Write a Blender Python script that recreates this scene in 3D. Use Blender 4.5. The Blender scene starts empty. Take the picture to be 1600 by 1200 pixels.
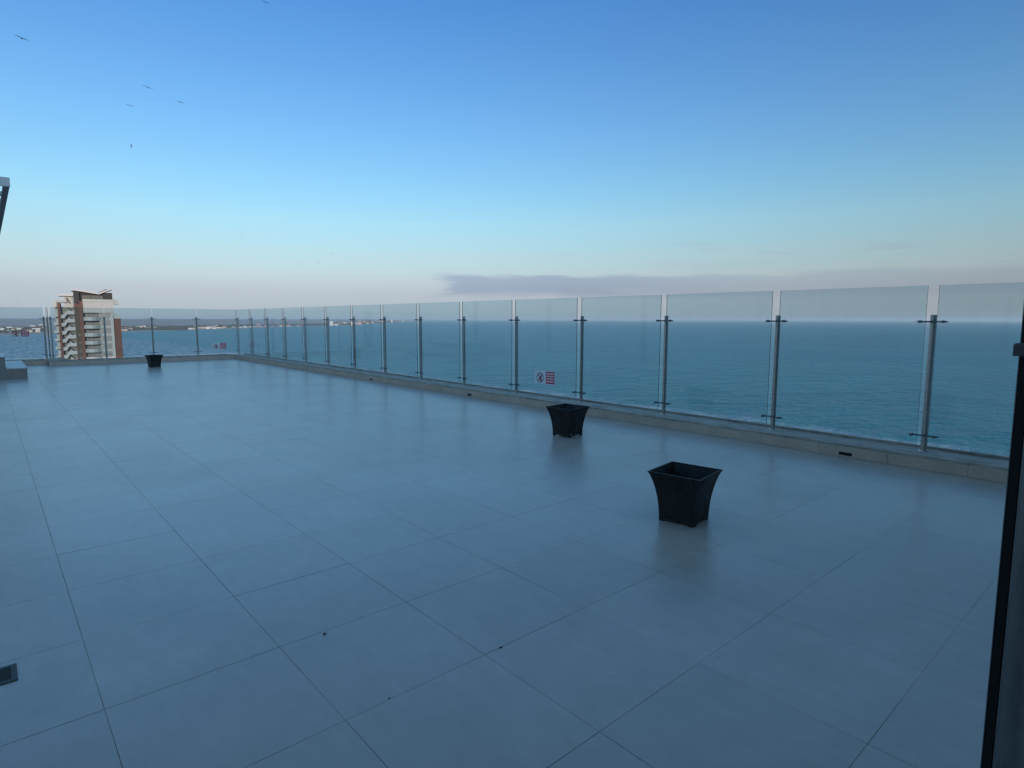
import bpy, math, random
from mathutils import Vector, Matrix, Quaternion
random.seed(7)
SC = bpy.context.scene
COL = SC.collection
R = math.radians

# ------------------------------------------------------------------ camera
EYE = 1.345
YAW, PITCH, ROLL = 0.7223, 0.1079, 0.0023
F_PX = 932.0                                   # focal length for a 1600 px wide frame
fwd = Vector((math.sin(YAW)*math.cos(PITCH), math.cos(YAW)*math.cos(PITCH), -math.sin(PITCH)))
rgt = Vector((math.cos(YAW), -math.sin(YAW), 0))
upv = rgt.cross(fwd)
rg2 = rgt*math.cos(ROLL) + upv*math.sin(ROLL)
up2 = -rgt*math.sin(ROLL) + upv*math.cos(ROLL)
cam = bpy.data.cameras.new('camera'); cam_o = bpy.data.objects.new('camera', cam); COL.objects.link(cam_o)
cam.sensor_width = 36.0; cam.lens = F_PX/1600*36.0
cam.clip_start = 0.02; cam.clip_end = 200000
m = Matrix((rg2, up2, -fwd)).transposed().to_4x4(); m.translation = Vector((0, 0, EYE))
cam_o.matrix_world = m
SC.camera = cam_o

# ------------------------------------------------------------------ sky and sun (low sun behind the building)
SUN_EL, SUN_ROT = R(8.0), R(196)
SKY_STRENGTH, SUN_ENERGY, EXPOSURE = 0.15, 2.0, 0.68
W = bpy.data.worlds.new('World'); SC.world = W; W.use_nodes = True
nt = W.node_tree; nt.nodes.clear()
def wn(t, **k):
    n = nt.nodes.new(t)
    for a, b in k.items(): setattr(n, a, b)
    return n
wl = nt.links.new
def wmath(op, a, b=None, clamp=False):
    x = wn('ShaderNodeMath', operation=op, use_clamp=clamp)
    for i, k in ((0, a), (1, b)):
        if k is None: continue
        if isinstance(k, (int, float)): x.inputs[i].default_value = k
        else: wl(k, x.inputs[i])
    return x.outputs[0]
def wstep(v, lo, hi):
    x = wn('ShaderNodeMapRange', interpolation_type='SMOOTHSTEP'); wl(v, x.inputs['Value'])
    x.inputs['From Min'].default_value = lo; x.inputs['From Max'].default_value = hi; return x.outputs['Result']
def wmix(fac, a, b, mode='MIX'):
    x = wn('ShaderNodeMix', data_type='RGBA', blend_type=mode)
    for i, k in ((0, fac), (6, a), (7, b)):
        if isinstance(k, float): x.inputs[i].default_value = k
        elif isinstance(k, tuple): x.inputs[i].default_value = (*k, 1)
        else: wl(k, x.inputs[i])
    return x.outputs[2]
w_out = wn('ShaderNodeOutputWorld'); w_bg = wn('ShaderNodeBackground'); w_bg.inputs[1].default_value = SKY_STRENGTH
sky = wn('ShaderNodeTexSky', sky_type='NISHITA', sun_disc=False, sun_elevation=SUN_EL, sun_rotation=SUN_ROT,
         altitude=45, air_density=1.0, dust_density=0.3, ozone_density=4.0)
# sky tint by height above the horizon; brightened overhead to light the floor
w_tc = wn('ShaderNodeTexCoord'); w_sep = wn('ShaderNodeSeparateXYZ'); wl(w_tc.outputs['Generated'], w_sep.inputs[0])
w_el = wmath('MULTIPLY', wmath('ARCSINE', w_sep.outputs[2]), 180/math.pi)
w_az = wmath('MULTIPLY', wmath('ARCTAN2', w_sep.outputs[0], w_sep.outputs[1]), 180/math.pi)
ramp = wn('ShaderNodeValToRGB'); wl(wmath('DIVIDE', w_el, 90.0, True), ramp.inputs[0])
STOPS = [(0, (.575,.65,1.08)), (1.2, (.59,.58,.86)), (2.4, (.71,.55,.70)), (4, (.95,.685,.67)), (5.8, (1.08,.80,.68)), (8.7, (1.17,.96,.77)), (11.5, (1.08,1.0,.85)), (16, (.97,.98,.94)), (27, (.65,.86,1.0)), (45, (1.9,1.7,1.4)), (90, (4.0,3.1,2.2))]
els = ramp.color_ramp.elements
while len(els) < len(STOPS): els.new(.5)
for e_, (p_, c_) in zip(els, STOPS): e_.position = p_/90; e_.color = (*c_, 1)
w_col = wmix(1.0, sky.outputs[0], ramp.outputs[0], 'MULTIPLY')
# long low cloud bank over the sea, and thin streaks above it
w_cs = wn('ShaderNodeCombineXYZ'); wl(wmath('MULTIPLY', w_az, .16), w_cs.inputs[0]); wl(wmath('MULTIPLY', w_el, 1.1), w_cs.inputs[1])
w_no = wn('ShaderNodeTexNoise'); w_no.inputs['Scale'].default_value = 1.0; w_no.inputs['Detail'].default_value = 6; wl(w_cs.outputs[0], w_no.inputs[0])
nz = wmath('SUBTRACT', w_no.outputs['Fac'], .5)
top = wmath('SUBTRACT', w_el, wmath('MULTIPLY', nz, 1.5))
az2 = wmath('ADD', w_az, wmath('MULTIPLY', nz, 9.0))
bank = wmath('SUBTRACT', 1.0, wstep(top, 3.8, 4.3)); bank = wmath('MULTIPLY', bank, wstep(top, 1.6, 2.9))
bank = wmath('MULTIPLY', bank, wstep(az2, 33.0, 36.0)); bank = wmath('MULTIPLY', bank, wmath('SUBTRACT', 1.0, wmath('MULTIPLY', wstep(w_az, 46, 68), .6)))
lum = wn('ShaderNodeRGBToBW'); wl(w_col, lum.inputs[0])
w_cl = wmix(1.0, (.55,.69,.90), lum.outputs[0], 'MULTIPLY')
w_col = wmix(wmath('MULTIPLY', bank, .9), w_col, w_cl)
streak = wmath('MULTIPLY', wstep(w_no.outputs['Fac'], .52, .72), wmath('MULTIPLY', wstep(w_el, 3.5, 5.2), wmath('SUBTRACT', 1.0, wstep(w_el, 6.0, 8.5))))
w_col = wmix(wmath('MULTIPLY', wmath('MULTIPLY', streak, wstep(w_az, 38, 55)), .2), w_col, w_cl)
wl(w_col, w_bg.inputs[0]); wl(w_bg.outputs[0], w_out.inputs[0])

sun = bpy.data.lights.new('sun', 'SUN'); sun.energy = SUN_ENERGY; sun.angle = R(0.6); sun.color = (1.0, 0.82, 0.66)
sun_o = bpy.data.objects.new('sun', sun); COL.objects.link(sun_o)
s_dir = Vector((math.sin(SUN_ROT)*math.cos(SUN_EL), math.cos(SUN_ROT)*math.cos(SUN_EL), math.sin(SUN_EL)))
sun_o.rotation_euler = (-s_dir).to_track_quat('-Z', 'Y').to_euler(); sun_o.location = (0, -20, 30)

SC.view_settings.view_transform = 'Standard'; SC.view_settings.look = 'None'
SC.view_settings.exposure = EXPOSURE; SC.view_settings.gamma = 1.0; SC.view_settings.use_curve_mapping = False
SC.render.engine = 'CYCLES'
SC.cycles.max_bounces = 6; SC.cycles.diffuse_bounces = 3; SC.cycles.glossy_bounces = 3; SC.cycles.transparent_max_bounces = 40
SC.cycles.use_denoising = True

# ------------------------------------------------------------------ helpers
def ray(x, y):
    p = (x-800)/F_PX; q = -(y-600)/F_PX
    return (rg2*p + up2*q + fwd)
def on_plane(x, y, z):
    d = ray(x, y); return Vector((0, 0, EYE)) + d*((z-EYE)/d.z)

class MB:
    """collects verts / faces, builds ONE mesh"""
    def __init__(s): s.v = []; s.f = []; s.m = []
    def add(s, v, f, mi=0):
        o = len(s.v); s.v += [tuple(p) for p in v]; s.f += [tuple(i+o for i in q) for q in f]; s.m += [mi]*len(f); return s
    def box(s, a, b, mi=0):
        (x0, y0, z0), (x1, y1, z1) = a, b
        return s.add([(x0,y0,z0),(x1,y0,z0),(x1,y1,z0),(x0,y1,z0),(x0,y0,z1),(x1,y0,z1),(x1,y1,z1),(x0,y1,z1)],
              [(0,3,2,1),(4,5,6,7),(0,1,5,4),(1,2,6,5),(2,3,7,6),(3,0,4,7)], mi)
    def cbox(s, a, b, c=0.004, mi=0):
        """box with chamfered top edge"""
        (x0, y0, z0), (x1, y1, z1) = a, b
        v = [(x0,y0,z0),(x1,y0,z0),(x1,y1,z0),(x0,y1,z0),(x0,y0,z1-c),(x1,y0,z1-c),(x1,y1,z1-c),(x0,y1,z1-c),
             (x0+c,y0+c,z1),(x1-c,y0+c,z1),(x1-c,y1-c,z1),(x0+c,y1-c,z1)]
        f = [(0,3,2,1)]
        for b0 in (0, 4):
            for i in range(4):
                j = (i+1) % 4; f.append((b0+i, b0+j, b0+4+j, b0+4+i))
        f.append((8,9,10,11)); return s.add(v, f, mi)
    def tube(s, p, q, r0, r1=None, n=12, mi=0, caps=True):
        p, q = Vector(p), Vector(q); r1 = r0 if r1 is None else r1
        d = (q-p).normalized(); a = d.orthogonal().normalized(); b = d.cross(a)
        v = []
        for c, r in ((p, r0), (q, r1)):
            v += [c + (a*math.cos(2*math.pi*i/n) + b*math.sin(2*math.pi*i/n))*r for i in range(n)]
        f = [(i, (i+1) % n, n+(i+1) % n, n+i) for i in range(n)]
        if caps: f += [tuple(range(n-1, -1, -1)), tuple(range(n, 2*n))]
        return s.add(v, f, mi)
    def prism(s, pts, fn0, fn1, mi=0):
        """extrude 2-D polygon: fn0/fn1 map (a,b) to 3-D for both ends"""
        n = len(pts); v = [fn0(*p) for p in pts] + [fn1(*p) for p in pts]
        f = [tuple(range(n-1, -1, -1)), tuple(range(n, 2*n))] + [(i, (i+1) % n, n+(i+1) % n, n+i) for i in range(n)]
        return s.add(v, f, mi)
    def mesh(s, name, mats, smooth=False):
        me = bpy.data.meshes.new(name); me.from_pydata(s.v, [], s.f)
        for mt in (mats if isinstance(mats, (list, tuple)) else [mats]): me.materials.append(mt)
        me.polygons.foreach_set('material_index', s.m)
        if smooth: me.polygons.foreach_set('use_smooth', [True]*len(me.polygons))
        me.update(); 
        import bmesh
        bm = bmesh.new(); bm.from_mesh(me); bmesh.ops.recalc_face_normals(bm, faces=bm.faces); bm.to_mesh(me); bm.free()
        return me
    def build(s, name, mats, parent=None, smooth=False):
        return link(name, s.mesh(name, mats, smooth), parent)

def link(name, data, parent=None, loc=None):
    o = bpy.data.objects.new(name, data); COL.objects.link(o)
    if parent is not None: o.parent = parent
    if loc is not None: o.location = loc
    return o
def empty(name, loc=(0,0,0), rz=0):
    o = bpy.data.objects.new(name, None); COL.objects.link(o); o.location = loc; o.rotation_euler = (0,0,rz)
    o.empty_display_size = 0.1; return o
def tag(o, label, cat, group=None):
    o['label'] = label; o['category'] = cat
    if group: o['group'] = group
    return o
def struct(o): o['kind'] = 'structure'; return o
def stuff(o): o['kind'] = 'stuff'; return o
def smooth_by_angle(o, ang=40):
    me = o.data; me.polygons.foreach_set('use_smooth', [True]*len(me.polygons))
    try: me.set_sharp_from_angle(angle=R(ang))
    except Exception: pass

# ------------------------------------------------------------------ materials
def mat(name, col=(.5,.5,.5), rough=.5, metal=0., spec=.5):
    M = bpy.data.materials.new(name); M.use_nodes = True
    b = M.node_tree.nodes['Principled BSDF']
    b.inputs['Base Color'].default_value = (*col, 1); b.inputs['Roughness'].default_value = rough
    b.inputs['Metallic'].default_value = metal; b.inputs['Specular IOR Level'].default_value = spec
    return M
class NB:
    def __init__(s, M): s.M = M; s.t = M.node_tree; s.b = s.t.nodes['Principled BSDF']; s.l = s.t.links.new
    def n(s, t, **k):
        x = s.t.nodes.new(t)
        for a, b in k.items(): setattr(x, a, b)
        return x
    def coord(s, which='Object', scale=(1,1,1)):
        c = s.n('ShaderNodeTexCoord'); mp = s.n('ShaderNodeMapping'); mp.inputs['Scale'].default_value = scale
        s.l(c.outputs[which], mp.inputs[0]); return mp.outputs[0]
    def pos(s, scale=(1,1,1)):
        c = s.n('ShaderNodeNewGeometry'); mp = s.n('ShaderNodeMapping'); mp.inputs['Scale'].default_value = scale
        s.l(c.outputs['Position'], mp.inputs[0]); return mp.outputs[0]
    def noise(s, v, scale, detail=4, rough=.55):
        x = s.n('ShaderNodeTexNoise'); x.inputs['Scale'].default_value = scale; x.inputs['Detail'].default_value = detail
        x.inputs['Roughness'].default_value = rough; s.l(v, x.inputs['Vector']); return x.outputs['Fac']
    def ramp(s, fac, stops):
        x = s.n('ShaderNodeValToRGB'); e = x.color_ramp.elements
        while len(e) < len(stops): e.new(.5)
        for i, (p, c) in enumerate(stops):
            e[i].position = p; e[i].color = (*c, 1) if len(c) == 3 else c
        s.l(fac, x.inputs[0]); return x.outputs[0]
    def mul(s, a, b, fac=1.0, mode='MULTIPLY'):
        x = s.n('ShaderNodeMix', data_type='RGBA', blend_type=mode); 
        if isinstance(fac, float): x.inputs[0].default_value = fac
        else: s.l(fac, x.inputs[0])
        for i, k in ((6, a), (7, b)):
            if isinstance(k, tuple): x.inputs[i].default_value = (*k, 1)
            else: s.l(k, x.inputs[i])
        return x.outputs[2]
    def math(s, op, a, b=None, clamp=False):
        x = s.n('ShaderNodeMath', operation=op, use_clamp=clamp)
        for i, k in ((0, a), (1, b)):
            if k is None: continue
            if isinstance(k, (int, float)): x.inputs[i].default_value = k
            else: s.l(k, x.inputs[i])
        return x.outputs[0]
    def bump(s, h, strength=.2, dist=.01, normal=None):
        x = s.n('ShaderNodeBump'); x.inputs['Strength'].default_value = strength; x.inputs['Distance'].default_value = dist
        s.l(h, x.inputs['Height'])
        if normal is not None: s.l(normal, x.inputs['Normal'])
        return x.outputs[0]
    def set(s, k, v): s.l(v, s.b.inputs[k])
def g3(v): return (v, v, v)

# terrace tiles: smooth grey porcelain, a little mottled
M_tile = mat('tile_porcelain', (.2,.2,.195), .3, 0, .95); k = NB(M_tile)
P = k.pos(); 
tv = k.n('ShaderNodeObjectInfo'); tvn = k.ramp(tv.outputs['Random'], [(0, g3(.955)), (1, g3(1.035))])
c = k.ramp(k.noise(P, 1.1, 5), [(.3, (.47,.395,.33)), (.7, (.55,.47,.395))])
c = k.mul(c, k.ramp(k.noise(k.pos((1,.35,1)), 14, 5, .65), [(.3, g3(.93)), (.7, g3(1.06))]))
c = k.mul(c, tvn)
st = k.ramp(k.noise(P, .45, 6, .7), [(.42, g3(1)), (.62, (.86,.85,.82))]); c = k.mul(c, st)
c = k.mul(c, k.ramp(k.noise(P, 5.5, 8, .75), [(.60, g3(1)), (.70, (.90,.89,.87))]))          # scattered water marks
c = k.mul(c, k.ramp(k.noise(k.pos((.25,1.6,1)), 3.0, 7, .7), [(.64, g3(1)), (.74, g3(1.07))]))   # pale scuffs
c = k.mul(c, k.ramp(k.noise(P, 46, 3, .6), [(.72, g3(1)), (.78, g3(.8))]))                     # specks
k.set('Base Color', c)
k.set('Roughness', k.ramp(k.noise(P, 2.2, 6, .6), [(.3, g3(.275)), (.7, g3(.335))]))
k.set('Normal', k.bump(k.noise(P, 180, 3), .05, .002))
M_tile_far = M_tile
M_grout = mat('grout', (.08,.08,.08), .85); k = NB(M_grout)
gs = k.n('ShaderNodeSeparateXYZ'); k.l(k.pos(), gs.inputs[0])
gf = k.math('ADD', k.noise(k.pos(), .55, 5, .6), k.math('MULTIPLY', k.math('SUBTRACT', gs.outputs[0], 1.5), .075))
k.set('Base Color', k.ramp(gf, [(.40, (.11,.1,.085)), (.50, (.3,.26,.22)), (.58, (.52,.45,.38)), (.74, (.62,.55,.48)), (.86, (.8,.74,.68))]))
# parapet cladding
M_clad = mat('parapet_cladding', (.2,.195,.18), .6); k = NB(M_clad)
c = k.ramp(k.noise(k.pos(), 3, 5, .6), [(.3, (.53,.405,.30)), (.7, (.66,.515,.39))])
k.set('Base Color', k.mul(c, k.ramp(k.noise(k.pos((1,1,3)), 28, 4), [(.3, g3(.85)), (.65, g3(1.05))])))
k.set('Normal', k.bump(k.noise(k.pos(), 60, 4), .15, .004))
M_cap = mat('parapet_cap', (.22,.21,.19), .75); k = NB(M_cap)
c = k.ramp(k.noise(k.pos((1,.4,1)), 9, 6, .7), [(.3, (.22,.19,.145)), (.5, (.42,.355,.28)), (.75, (.58,.51,.41))])
k.set('Base Color', c); k.set('Normal', k.bump(k.noise(k.pos(), 40, 6, .7), .5, .01))
M_dark_seal = mat('dark_sealant', (.025,.025,.027), .6)
M_slot = mat('slot_black', (.008,.008,.009), .8)
# brushed steel
M_steel = mat('brushed_steel', (.42,.40,.37), .32, 1.0); k = NB(M_steel)
k.set('Roughness', k.ramp(k.noise(k.coord('Object', (60,60,2)), 4, 4), [(.3, g3(.25)), (.7, g3(.42))]))
k.set('Base Color', k.ramp(k.noise(k.coord('Object', (3,3,9)), 2, 4), [(.3, (.42,.40,.37)), (.7, (.55,.53,.49))]))
M_clamp = mat('clamp_steel_dark', (.16,.17,.18), .35, 1.0)
# glass: tinted, reflecting by angle on both faces
def glass(name, tint, refl=1.0):
    M = bpy.data.materials.new(name); M.use_nodes = True; t = M.node_tree; t.nodes.clear(); l = t.links.new
    o = t.nodes.new('ShaderNodeOutputMaterial'); mx = t.nodes.new('ShaderNodeMixShader')
    tr = t.nodes.new('ShaderNodeBsdfTransparent'); tr.inputs[0].default_value = (*tint, 1)
    gl = t.nodes.new('ShaderNodeBsdfGlossy'); gl.inputs['Roughness'].default_value = .01; gl.inputs[0].default_value = (1,1,1,1)
    lw = t.nodes.new('ShaderNodeLayerWeight'); lw.inputs[0].default_value = .5
    pw = t.nodes.new('ShaderNodeMath'); pw.operation = 'POWER'; l(lw.outputs['Facing'], pw.inputs[0]); pw.inputs[1].default_value = 5
    ma = t.nodes.new('ShaderNodeMath'); ma.operation = 'MULTIPLY_ADD'; l(pw.outputs[0], ma.inputs[0])
    ma.inputs[1].default_value = .93*refl; ma.inputs[2].default_value = .034*refl
    l(ma.outputs[0], mx.inputs[0]); l(tr.outputs[0], mx.inputs[1]); l(gl.outputs[0], mx.inputs[2])
    # salt haze and drip marks: a very thin uneven matt film
    ge = t.nodes.new('ShaderNodeNewGeometry'); mp = t.nodes.new('ShaderNodeMapping'); mp.inputs['Scale'].default_value = (9,9,.7); l(ge.outputs['Position'], mp.inputs[0])
    nz_ = t.nodes.new('ShaderNodeTexNoise'); nz_.inputs['Scale'].default_value = 1.6; nz_.inputs['Detail'].default_value = 6; nz_.inputs['Roughness'].default_value = .7; l(mp.outputs[0], nz_.inputs[0])
    mr = t.nodes.new('ShaderNodeMapRange'); l(nz_.outputs['Fac'], mr.inputs['Value']); mr.inputs['From Min'].default_value = .5; mr.inputs['From Max'].default_value = .8
    mr.inputs['To Min'].default_value = .001; mr.inputs['To Max'].default_value = .04
    df_ = t.nodes.new('ShaderNodeBsdfDiffuse'); df_.inputs[0].default_value = (.7,.72,.72,1); m2 = t.nodes.new('ShaderNodeMixShader')
    l(mr.outputs[0], m2.inputs[0]); l(mx.outputs[0], m2.inputs[1]); l(df_.outputs[0], m2.inputs[2]); l(m2.outputs[0], o.inputs[0])
    return M
M_glass = glass('fence_glass', (.82,.90,.925))
M_gedge = mat('glass_edge', (.03,.075,.075), .15)
# planter
M_plant = mat('planter_plastic', (.012,.013,.016), .42, 0, .3); k = NB(M_plant)
k.set('Base Color', k.ramp(k.noise(k.coord('Object', (9,9,1.6)), 3, 6, .7), [(.35, (.013,.012,.011)), (.58, (.023,.021,.019)), (.74, (.085,.075,.066))]))
k.set('Roughness', k.ramp(k.noise(k.coord('Object'), 12, 5), [(.3, g3(.45)), (.7, g3(.7))]))
M_soil = mat('planter_bottom', (.01,.01,.01), .9)
# sign
M_white = mat('sign_white', (.85,.83,.82), .4); M_red = mat('sign_maroon', (.6,.02,.05), .45); M_blk = mat('sign_black', (.015,.012,.015), .5)
# step blocks
M_step = mat('step_stone_face', (.12,.115,.1), .7); k = NB(M_step)
k.set('Base Color', k.ramp(k.noise(k.pos(), 5, 5, .6), [(.3, (.24,.205,.165)), (.7, (.33,.285,.235))]))
M_step_top = mat('step_stone_top', (.5,.52,.5), .35); k = NB(M_step_top)
k.set('Base Color', k.ramp(k.noise(k.pos(), 6, 5, .6), [(.3, (.42,.44,.43)), (.7, (.56,.58,.56))]))
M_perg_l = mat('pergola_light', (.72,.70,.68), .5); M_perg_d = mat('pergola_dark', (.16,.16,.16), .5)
# door frame
M_gasket = mat('rubber_gasket', (.004,.004,.004), .7)
M_alu = mat('grey_aluminium', (.24,.25,.25), .42, .6); k = NB(M_alu)
k.set('Base Color', k.ramp(k.noise(k.pos((20,20,3)), 3, 6, .7), [(.3, (.2,.21,.21)), (.7, (.3,.31,.31))]))
M_latch = mat('latch_metal', (.1,.1,.11), .4, .7)
M_plaster = mat('room_plaster', (.5,.49,.46), .8); M_roomfloor = mat('room_floor', (.15,.12,.1), .4)
# land etc.
M_sea = mat('sea_water', (.02,.12,.17), .3); M_sea.node_tree.nodes['Principled BSDF'].inputs['IOR'].default_value = 1.33
M_sea.node_tree.nodes['Principled BSDF'].inputs['Specular IOR Level'].default_value = .3
k = NB(M_sea); P = k.pos()
h1 = k.noise(k.pos((.6,1,1)), .045, 6, .62); h2 = k.noise(k.pos((.55,1,1)), .16, 5, .6); h3 = k.noise(k.pos((.7,1,1)), .011, 4, .55)
hh = k.math('ADD', k.math('MULTIPLY', h1, 1.0), k.math('MULTIPLY', h2, .45))
k.set('Normal', k.bump(hh, 1.0, 9.0))
c = k.ramp(h3, [(.32, (.004,.18,.22)), (.7, (.010,.24,.275))])
sep = k.n('ShaderNodeSeparateXYZ'); k.l(P, sep.inputs[0])
# surf along the near shore and a few whitecaps
sh = k.math('ADD', sep.outputs[0], k.math('MULTIPLY', k.math('SUBTRACT', k.noise(k.pos((1,.35,1)), .03, 4), .5), 46))
surf = k.ramp(k.math('DIVIDE', k.math('SUBTRACT', sh, 236), 40), [(.0, g3(1)), (.5, g3(.8)), (.75, g3(0))])
surf = k.mul(surf, k.ramp(k.noise(k.pos((1,.4,1)), .14, 6, .7), [(.42, g3(0)), (.56, g3(1))]))
caps = k.mul(k.ramp(k.noise(k.pos((.4,1,1)), .12, 6, .68), [(.69, g3(0)), (.75, g3(.8))]), k.ramp(k.noise(P, .006, 3), [(.45, g3(0)), (.6, g3(1))]))
caps = k.mul(caps, k.ramp(k.math('DIVIDE', sep.outputs[1], 2000), [(.25, g3(1)), (.5, g3(0))]))
foam = k.mul(surf, caps, 1.0, 'LIGHTEN')
c = k.mul(c, (.62,.66,.67), foam, 'MIX'); k.set('Base Color', c)
k.set('Roughness', k.mul(g3(.28), g3(.8), foam, 'MIX'))
M_land = mat('land_fields', (.16,.13,.1), .95); k = NB(M_land)
c = k.ramp(k.noise(k.pos((1,2.4,1)), .0022, 6, .6), [(.33, (.48,.35,.28)), (.47, (.64,.47,.39)), (.6, (.72,.54,.46)), (.75, (.52,.39,.31))])
k.set('Base Color', k.mul(c, k.ramp(k.noise(k.pos((1,3,1)), .02, 4), [(.35, g3(.75)), (.65, g3(1.1))])))
M_beach = mat('shore_ground', (.2,.18,.15), .95)
M_tree = mat('far_tree_foliage', (.1,.105,.08), .9)
HOUSE = [mat('render_white', (.75,.72,.68), .8), mat('render_cream', (.62,.53,.42), .8), mat('render_pink', (.6,.42,.36), .8), mat('render_grey', (.4,.39,.37), .8)]
ROOFM = [mat('roof_tile_red', (.24,.1,.07), .8), mat('roof_flat_grey', (.3,.29,.28), .8), mat('roof_brown', (.17,.11,.09), .8)]
M_tw = mat('tower_white', (.37,.39,.39), .7); M_tb = mat('tower_brick', (.2,.09,.06), .8); M_td = mat('tower_dark_clad', (.017,.018,.021), .7)
k = NB(M_tb); k.set('Base Color', k.ramp(k.noise(k.coord('Object'), 1.2, 5), [(.3, (.10,.05,.038)), (.7, (.15,.072,.052))]))
M_tbr = mat('tower_brown_clad', (.075,.062,.05), .8); M_twin = mat('tower_window_grey', (.13,.14,.155), .35); M_tmul = mat('tower_mullion', (.2,.21,.21), .5)
M_trec = mat('tower_recess_wall', (.2,.2,.195), .8); M_trf = mat('tower_roof', (.5,.5,.5), .6); M_tsol = mat('tower_roof_panels', (.07,.09,.12), .25)
M_tpw = mat('tower_penthouse_glass', (.03,.045,.045), .5); M_tred = mat('tower_red_panel', (.10,.015,.015), .6); M_tgl = mat('tower_balustrade_glass', (.3,.37,.37), .2); M_tdw = mat('tower_door_dark', (.05,.05,.055), .3)
M_bird = mat('gull_plumage', (.02,.02,.022), .9)
M_conc = mat('building_render', (.45,.44,.42), .8)
M_crumb = mat('leaf_litter', (.02,.017,.014), .9); M_scrap = mat('white_paper', (.6,.62,.62), .8)

# ------------------------------------------------------------------ sea, land
SEA = -44.0
mb = MB(); n = 128; rad = 45000
mb.add([(0,0,SEA)] + [(math.cos(2*math.pi*i/n)*rad, math.sin(2*math.pi*i/n)*rad, SEA) for i in range(n)], [(0, 1+i, 1+(i+1) % n) for i in range(n)])
struct(mb.build('sea', M_sea))
mb = MB()      # the near shore our building and the tower stand on
pts = [(-3000,-4000),(238,-4000),(238,-300),(236,-40),(239,60),(235,160),(228,260),(170,420),(60,520),(-200,600),(-900,640),(-3000,700)]
mb.prism(pts, lambda a, b: (a, b, SEA-2), lambda a, b: (a, b, SEA+.8)); struct(mb.build('near_shore', M_beach))

shore = [(-700,528),(-300,526),(-60,524.6),(0,523.6),(100,521),(200,518.7),(250,517),(300,515.6),(340,514.2),(370,513.4),(450,510.8),(480,510.2),(550,508.4),(600,504.9),(640,503),(658,502.1),(666,501.6)]
dip_px = [(-700,.4),(560,.4),(600,.8),(640,2.0),(658,2.4),(666,2.6)]     # how far the land's skyline lies below the horizon
def interp(t, x):
    for (a, b), (c, d) in zip(t, t[1:]):
        if a <= x <= c: return b + (d-b)*(x-a)/(c-a)
    return t[0][1] if x < t[0][0] else t[-1][1]
def shore_pt(x): return on_plane(x, interp(shore, x), SEA)
xs = list(range(-700, 560, 10)) + list(range(560, 667, 3)) + [666]
steps = [(-60,-.8),(0,.4),(30,2.5),(160,4),(400,7),(900,None),(1600,None),(2600,None),(4200,None),(6000,None),(9000,-5)]
mb = MB(); V = []; cols = len(xs)
def land_h(x, s, d0, frac_noise):
    return EYE - interp(dip_px, x)/F_PX*(d0+s)
for x in xs:
    p = shore_pt(x); d0 = math.hypot(p.x, p.y); u = Vector((p.x/d0, p.y/d0, 0))
    taper = min(1, max(0, (666-x)/60))
    for (s, h) in steps:
        s2 = s*(.25+.75*taper)
        if h is None:
            top = land_h(x, s2, d0, 0); t = {900:.6, 1600:.78, 2600:.9, 4200:.97, 6000:1.0}[s]
            base = SEA + 9*taper
            z = base + (top-base)*t + 2.2*taper*math.sin(x*.031+s*.01)*(1-t)
        else: z = SEA + h*(taper if h > 0 else 1)
        V.append((u.x*(d0+s2), u.y*(d0+s2), z))
ns = len(steps)
mb.add(V, [(i*ns+j, (i+1)*ns+j, (i+1)*ns+j+1, i*ns+j+1) for i in range(cols-1) for j in range(ns-1)])
o = struct(mb.build('far_coast', M_land, smooth=True))

def land_z(x, s):
    p = shore_pt(x); d0 = math.hypot(p.x, p.y); taper = min(1, max(0, (666-x)/60)); s2 = s
    tab = [(0,.4),(30,2.5),(160,4),(400,7)]
    if s <= 400: return SEA + interp(tab, s)*taper
    return SEA + 7*taper + (s-400)/500*9
def coast_pt(x, s):
    p = shore_pt(x); d0 = math.hypot(p.x, p.y); u = Vector((p.x/d0, p.y/d0, 0)); q = u*(d0+s); q.z = land_z(x, s); return q

# ------------------------------------------------------------------ our building: slab, body, room behind the door
XR, YF, XRET, YF2 = 6.28, 21.32, 1.30, 22.10      # inner faces of the parapets
XO, YO, YO2 = 6.74, 21.80, 22.60                  # outer faces
mb = MB(); mb.prism([(-20,-9),(20,-9),(20,.1),(XO,.1),(XO,YO),(XRET+.46,YO),(XRET+.46,YO2),(-20,YO2)], lambda a, b: (a, b, SEA), lambda a, b: (a, b, -.04))
struct(mb.build('building_body', M_conc))
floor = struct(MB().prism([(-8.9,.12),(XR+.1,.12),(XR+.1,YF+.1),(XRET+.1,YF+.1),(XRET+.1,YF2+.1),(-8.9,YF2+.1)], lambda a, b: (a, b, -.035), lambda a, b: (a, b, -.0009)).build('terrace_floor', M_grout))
# tiles
TS, X0, Y0, GAP = .6010, .2206, .5757, .0010
def tile_bounds(i, j):
    xa = X0+TS*i; xb = xa+TS; ya = Y0+TS*j; yb = ya+TS
    yl = YF2 if xb <= XRET+.35 else YF
    xb = min(xb, XR-.002); yb = min(yb, yl-.002); ya = max(ya, .17)
    if xb > XR-.08: xb = XR-.002
    return xa+GAP, ya+GAP, xb-GAP, yb-GAP
cells = []
for i in range(-15, 11):
    for j in range(-1, 37):
        a = tile_bounds(i, j)
        if a[2]-a[0] < .12 or a[3]-a[1] < .05: continue
        cx, cy = (a[0]+a[2])/2, (a[1]+a[3])/2
        d = Vector((cx, cy, -EYE)); z = d.dot(fwd); xx = d.dot(rg2)/z*F_PX+800 if z > .3 else -1e4; yy = 600-d.dot(up2)/z*F_PX if z > .3 else 1e4
        area = (1/(cx*cx+cy*cy+1.8)**1.5) if (-70 < xx < 1660 and yy < 1500 and z > .3) else 0
        cells.append((area, a))
cells.sort(key=lambda t: -t[0])
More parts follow.
